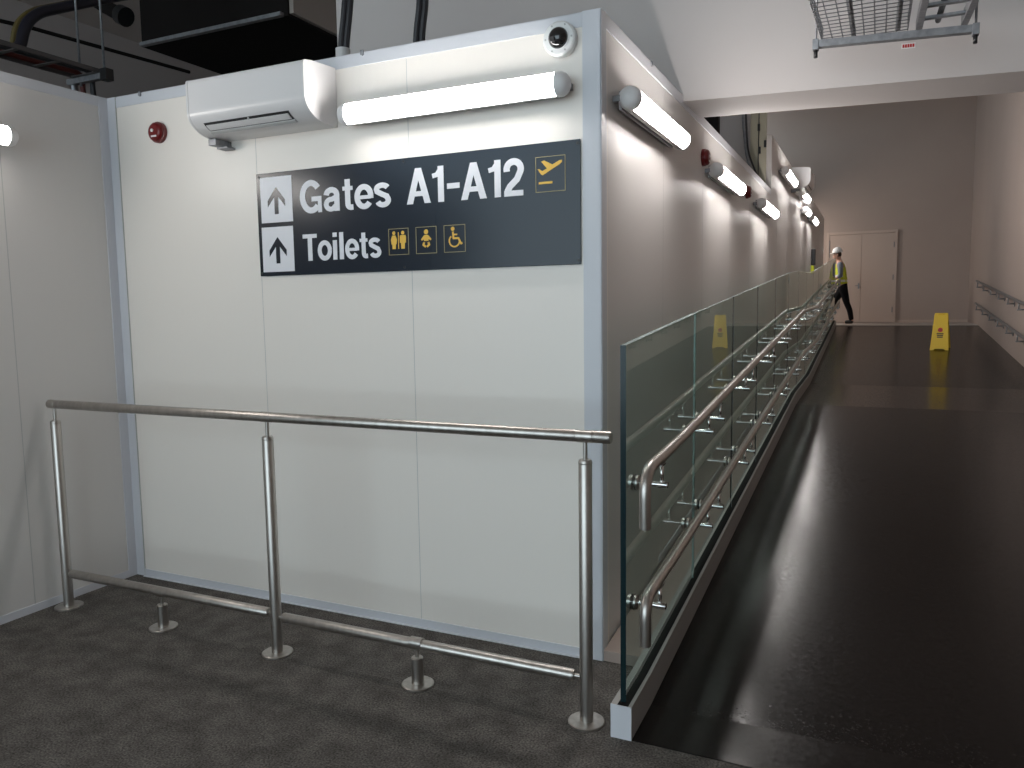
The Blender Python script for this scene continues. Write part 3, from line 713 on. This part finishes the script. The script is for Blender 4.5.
# ------------------------------------------------------------------ person
def skin(name, verts, edges, radii, m, parent=None, sub=2, root=0):
    me = bpy.data.meshes.new(name+'_tmp'); me.from_pydata(verts, edges, [])
    o = bpy.data.objects.new(name+'_tmp', me); C.objects.link(o)
    md = o.modifiers.new('s', 'SKIN'); md.use_smooth_shade = True
    for i, sv in enumerate(me.skin_vertices[0].data):
        r = radii[i]; sv.radius = r if isinstance(r, tuple) else (r, r); sv.use_root = (i == root)
    s2 = o.modifiers.new('d', 'SUBSURF'); s2.levels = sub; s2.render_levels = sub
    bpy.context.view_layer.update()
    dg = bpy.context.evaluated_depsgraph_get(); ev = o.evaluated_get(dg)
    nm = bpy.data.meshes.new_from_object(ev); bpy.data.objects.remove(o)
    nm.name = name; nm.materials.clear(); nm.materials.append(m)
    for p in nm.polygons: p.use_smooth = True
    q = bpy.data.objects.new(name, nm); C.objects.link(q)
    if parent is not None: q.parent = parent
    return q
V = []; E = []; Rr = []
def v(p, r, par=None):
    V.append(p); Rr.append(r); i = len(V)-1
    if par is not None: E.append((par, i))
    return i
# standing side-on, facing -x, y<0 is the camera side (left arm / left leg); leaning a little forward, mid-stride
pel = v((-.19,0,.83), (.11,.085)); wai = v((-.215,0,.96), (.10,.08), pel); che = v((-.245,0,1.14), (.125,.10), wai); shl = v((-.262,0,1.29), (.10,.085), che)
nk = v((-.285,0,1.375), .047, shl); hd0 = v((-.315,0,1.43), (.06,.07), nk); hd1 = v((-.325,0,1.51), (.075,.088), hd0); hd2 = v((-.318,0,1.57), (.06,.07), hd1)
nose = v((-.405,0,1.475), .012, hd0)
def leg(sy, hip, knee, ank, toe):
    a = v(hip, .082, pel); b = v(((hip[0]+knee[0])/2, hip[1], (hip[2]+knee[2])/2), .07, a); c = v(knee, .052, b)
    e = v(((knee[0]+ank[0])/2+.012, ank[1], (knee[2]+ank[2])/2+.04), .050, c); f = v(ank, .036, e); h = v((ank[0]+.02, ank[1], .045), .034, f); v(toe, .028, h)
leg(-1, (-.18,-.085,.77), (-.10,-.09,.44), (.0,-.09,.10), (-.15,-.09,.034))
leg(1, (-.20,.085,.77), (-.37,.09,.46), (-.43,.09,.10), (-.585,.09,.034))
def arm(sy, sh, el, wr, hand):
    a = v(sh, .050, shl); b = v(el, .038, a); c = v(wr, .025, b); h = v(hand, (.022,.036), c)
    d = (Vector(hand)-Vector(wr)).normalized()
    side = Vector((0,sy,0)); pv = Vector(hand)
    for k, (off, ln) in enumerate(((-.024,.062),(-.008,.072),(.008,.068),(.024,.052))):
        q = pv+side*off+d*.022; i = v(tuple(q), .0095, h); q2 = q+d*ln*.5+Vector((0,0,-.006)); j = v(tuple(q2), .0085, i); q3 = q2+d*ln*.3+Vector((.004,0,-.022)); v(tuple(q3), .0075, j)
    th = v(tuple(pv-side*.036-d*.012), .010, h); v(tuple(pv-side*.052+d*.03), .0085, th)
arm(-1, (-.250,-.165,1.285), (-.235,-.21,1.03), (-.39,-.19,.95), (-.455,-.175,.945))
arm(1, (-.275,.165,1.285), (-.32,.20,1.05), (-.48,.19,.98), (-.545,.18,.985))
pers = skin('person', V, E, Rr, M['skin'])
tag(pers, 'person in white helmet and yellow hi-vis vest leaning by the far door', 'person')
# clothing
def cloth(name, idx_fn, m, sub=2): pass
tr_v = [(-.19,0,.83),(-.205,0,.90),(-.18,-.085,.77),(-.14,-.088,.60),(-.10,-.09,.44),(-.04,-.09,.30),(.0,-.09,.065),(-.20,.085,.77),(-.29,.088,.61),(-.37,.09,.46),(-.39,.09,.30),(-.43,.09,.065)]
skin('trousers', tr_v, [(0,1),(0,2),(2,3),(3,4),(4,5),(5,6),(0,7),(7,8),(8,9),(9,10),(10,11)], [(.125,.10),(.115,.095),.095,.085,.066,.062,.052,.095,.085,.066,.062,.052], M['trouser'], pers)
vest = skin('hi_vis_vest', [(-.195,0,.80),(-.215,0,.94),(-.245,0,1.12),(-.262,0,1.27),(-.272,0,1.335)], [(0,1),(1,2),(2,3),(3,4)], [(.155,.128),(.148,.118),(.150,.128),(.138,.112),(.085,.07)], M['vest'], pers)
def band(z, x, rx, ry):
    mb = MB(); n = 28
    a = [(x+rx*math.cos(2*PI*k/n), ry*math.sin(2*PI*k/n)) for k in range(n)]
    lo = [mb.bm.verts.new((p[0], p[1], z-.022)) for p in a]; hi = [mb.bm.verts.new((p[0]-.006, p[1], z+.022)) for p in a]
    for k in range(n): f = mb.bm.faces.new((lo[k], lo[(k+1)%n], hi[(k+1)%n], hi[k])); f.smooth = True
    return mb.build('reflective_band', M['reflective'], vest)
bpy.context.view_layer.update()
def extents(o, z):
    P = [w.co for w in o.data.vertices if abs(w.co.z-z) < .035]
    xs = [p.x for p in P]; ys = [p.y for p in P]; return (min(xs)+max(xs))/2, (max(xs)-min(xs))/2+.003, (max(ys)-min(ys))/2+.003
for z in (.93,1.04):
    c0, rx, ry = extents(vest, z); band(z, c0, rx, ry)
for sy in (-1, 1):
    pts = [(-.250,-.165,1.285),(-.238,-.20,1.12),(-.235,-.212,1.03),(-.30,-.205,.99)] if sy < 0 else [(-.275,.165,1.285),(-.30,.19,1.14),(-.32,.202,1.05),(-.39,.20,1.015)]
    skin('sleeve', [(-.262,sy*.10,1.30)]+pts, [(0,1),(1,2),(2,3),(3,4)], [.062,.064,.056,.052,.044], M['shirt'], pers)
for a, toe, y in (((.02,-.09,.045),(-.16,-.09,.034),-.09),((-.41,.09,.045),(-.595,.09,.034),.09)):
    skin('shoe', [(a[0]+.025,y,.048),(a[0]-.06,y,.045),(toe[0]+.02,y,.036)], [(0,1),(1,2)], [(.047,.048),(.045,.045),(.040,.034)], M['shoe'], pers)
R_ = Matrix.Rotation(-.12, 3, 'Y')
hm = MB().sphere((0,0,0), .102, (1.06,.92,1.12), 28, 16)
for w in hm.bm.verts:
    if w.co.z < -.012: w.co.z = -.012
for w in hm.bm.verts: w.co = R_ @ w.co + Vector((-.318,0,1.555))
hat = hm.build('safety_helmet', M['helmet'], pers)
mb = MB(); mb.prism([(-.138,-.05),(-.150,0),(-.138,.05),(-.09,.09),(-.07,0),(-.09,-.09)], lambda u, w, d: tuple(R_ @ Vector((u, w, d)) + Vector((-.318,0,1.555))), -.016, -.006)
mb.build('helmet_peak', M['helmet'], hat)
MB().sphere((-.300,0,1.505), .078, (.85,.98,1.0), 20, 12).build('hair', M['hair'], pers)
for sy in (-1, 1):
    MB().sphere((-.392,sy*.03,1.505), .010, (1,1,.8), 10, 8).build('eye', M['white'], pers)
    MB().sphere((-.312,sy*.083,1.49), .022, (.8,.4,1.3), 12, 8).build('ear', M['skin'], pers)
MB().sphere((-.385,0,1.425), .018, (.6,1.2,.4), 10, 8).build('mouth', mat('lips', (.45,.18,.15), .5), pers)
pers.location = (.575, 16.2, 1.058); pers.scale = (1.06,1.06,1.045)

# ------------------------------------------------------------------ world, camera, view
w = bpy.data.worlds.new('World'); bpy.context.scene.world = w; w.use_nodes = True
bg = w.node_tree.nodes['Background']; bg.inputs['Color'].default_value = (.75,.91,1.0,1); bg.inputs['Strength'].default_value = 2.0

c = Vector((1.0574,-3.1752,1.5787)); yaw, pitch, roll, fpx = .4366,-.1002,-.0148,777.78
cyw, syw, cp, sp = math.cos(yaw), math.sin(yaw), math.cos(pitch), math.sin(pitch)
fw = Vector((-syw*cp, cyw*cp, sp)); rt_ = Vector((cyw, syw, 0)); up = rt_.cross(fw)
cr, sr = math.cos(roll), math.sin(roll)
r2 = rt_*cr+up*sr; u2 = -rt_*sr+up*cr
cam = bpy.data.cameras.new('Camera'); co = bpy.data.objects.new('Camera', cam); C.objects.link(co)
cam.sensor_width = 36; cam.lens = fpx*36/1024; cam.clip_end = 200; cam.clip_start = .05
co.matrix_world = Matrix(((r2.x,u2.x,-fw.x,c.x),(r2.y,u2.y,-fw.y,c.y),(r2.z,u2.z,-fw.z,c.z),(0,0,0,1)))
sc = bpy.context.scene; sc.camera = co
sc.view_settings.view_transform = 'Standard'; sc.view_settings.look = 'None'; sc.view_settings.gamma = 1; sc.view_settings.exposure = .56
sc.view_settings.use_curve_mapping = False
sc.cycles.use_denoising = True
sc.cycles.max_bounces = 10; sc.cycles.diffuse_bounces = 5; sc.cycles.glossy_bounces = 5; sc.cycles.transparent_max_bounces = 40
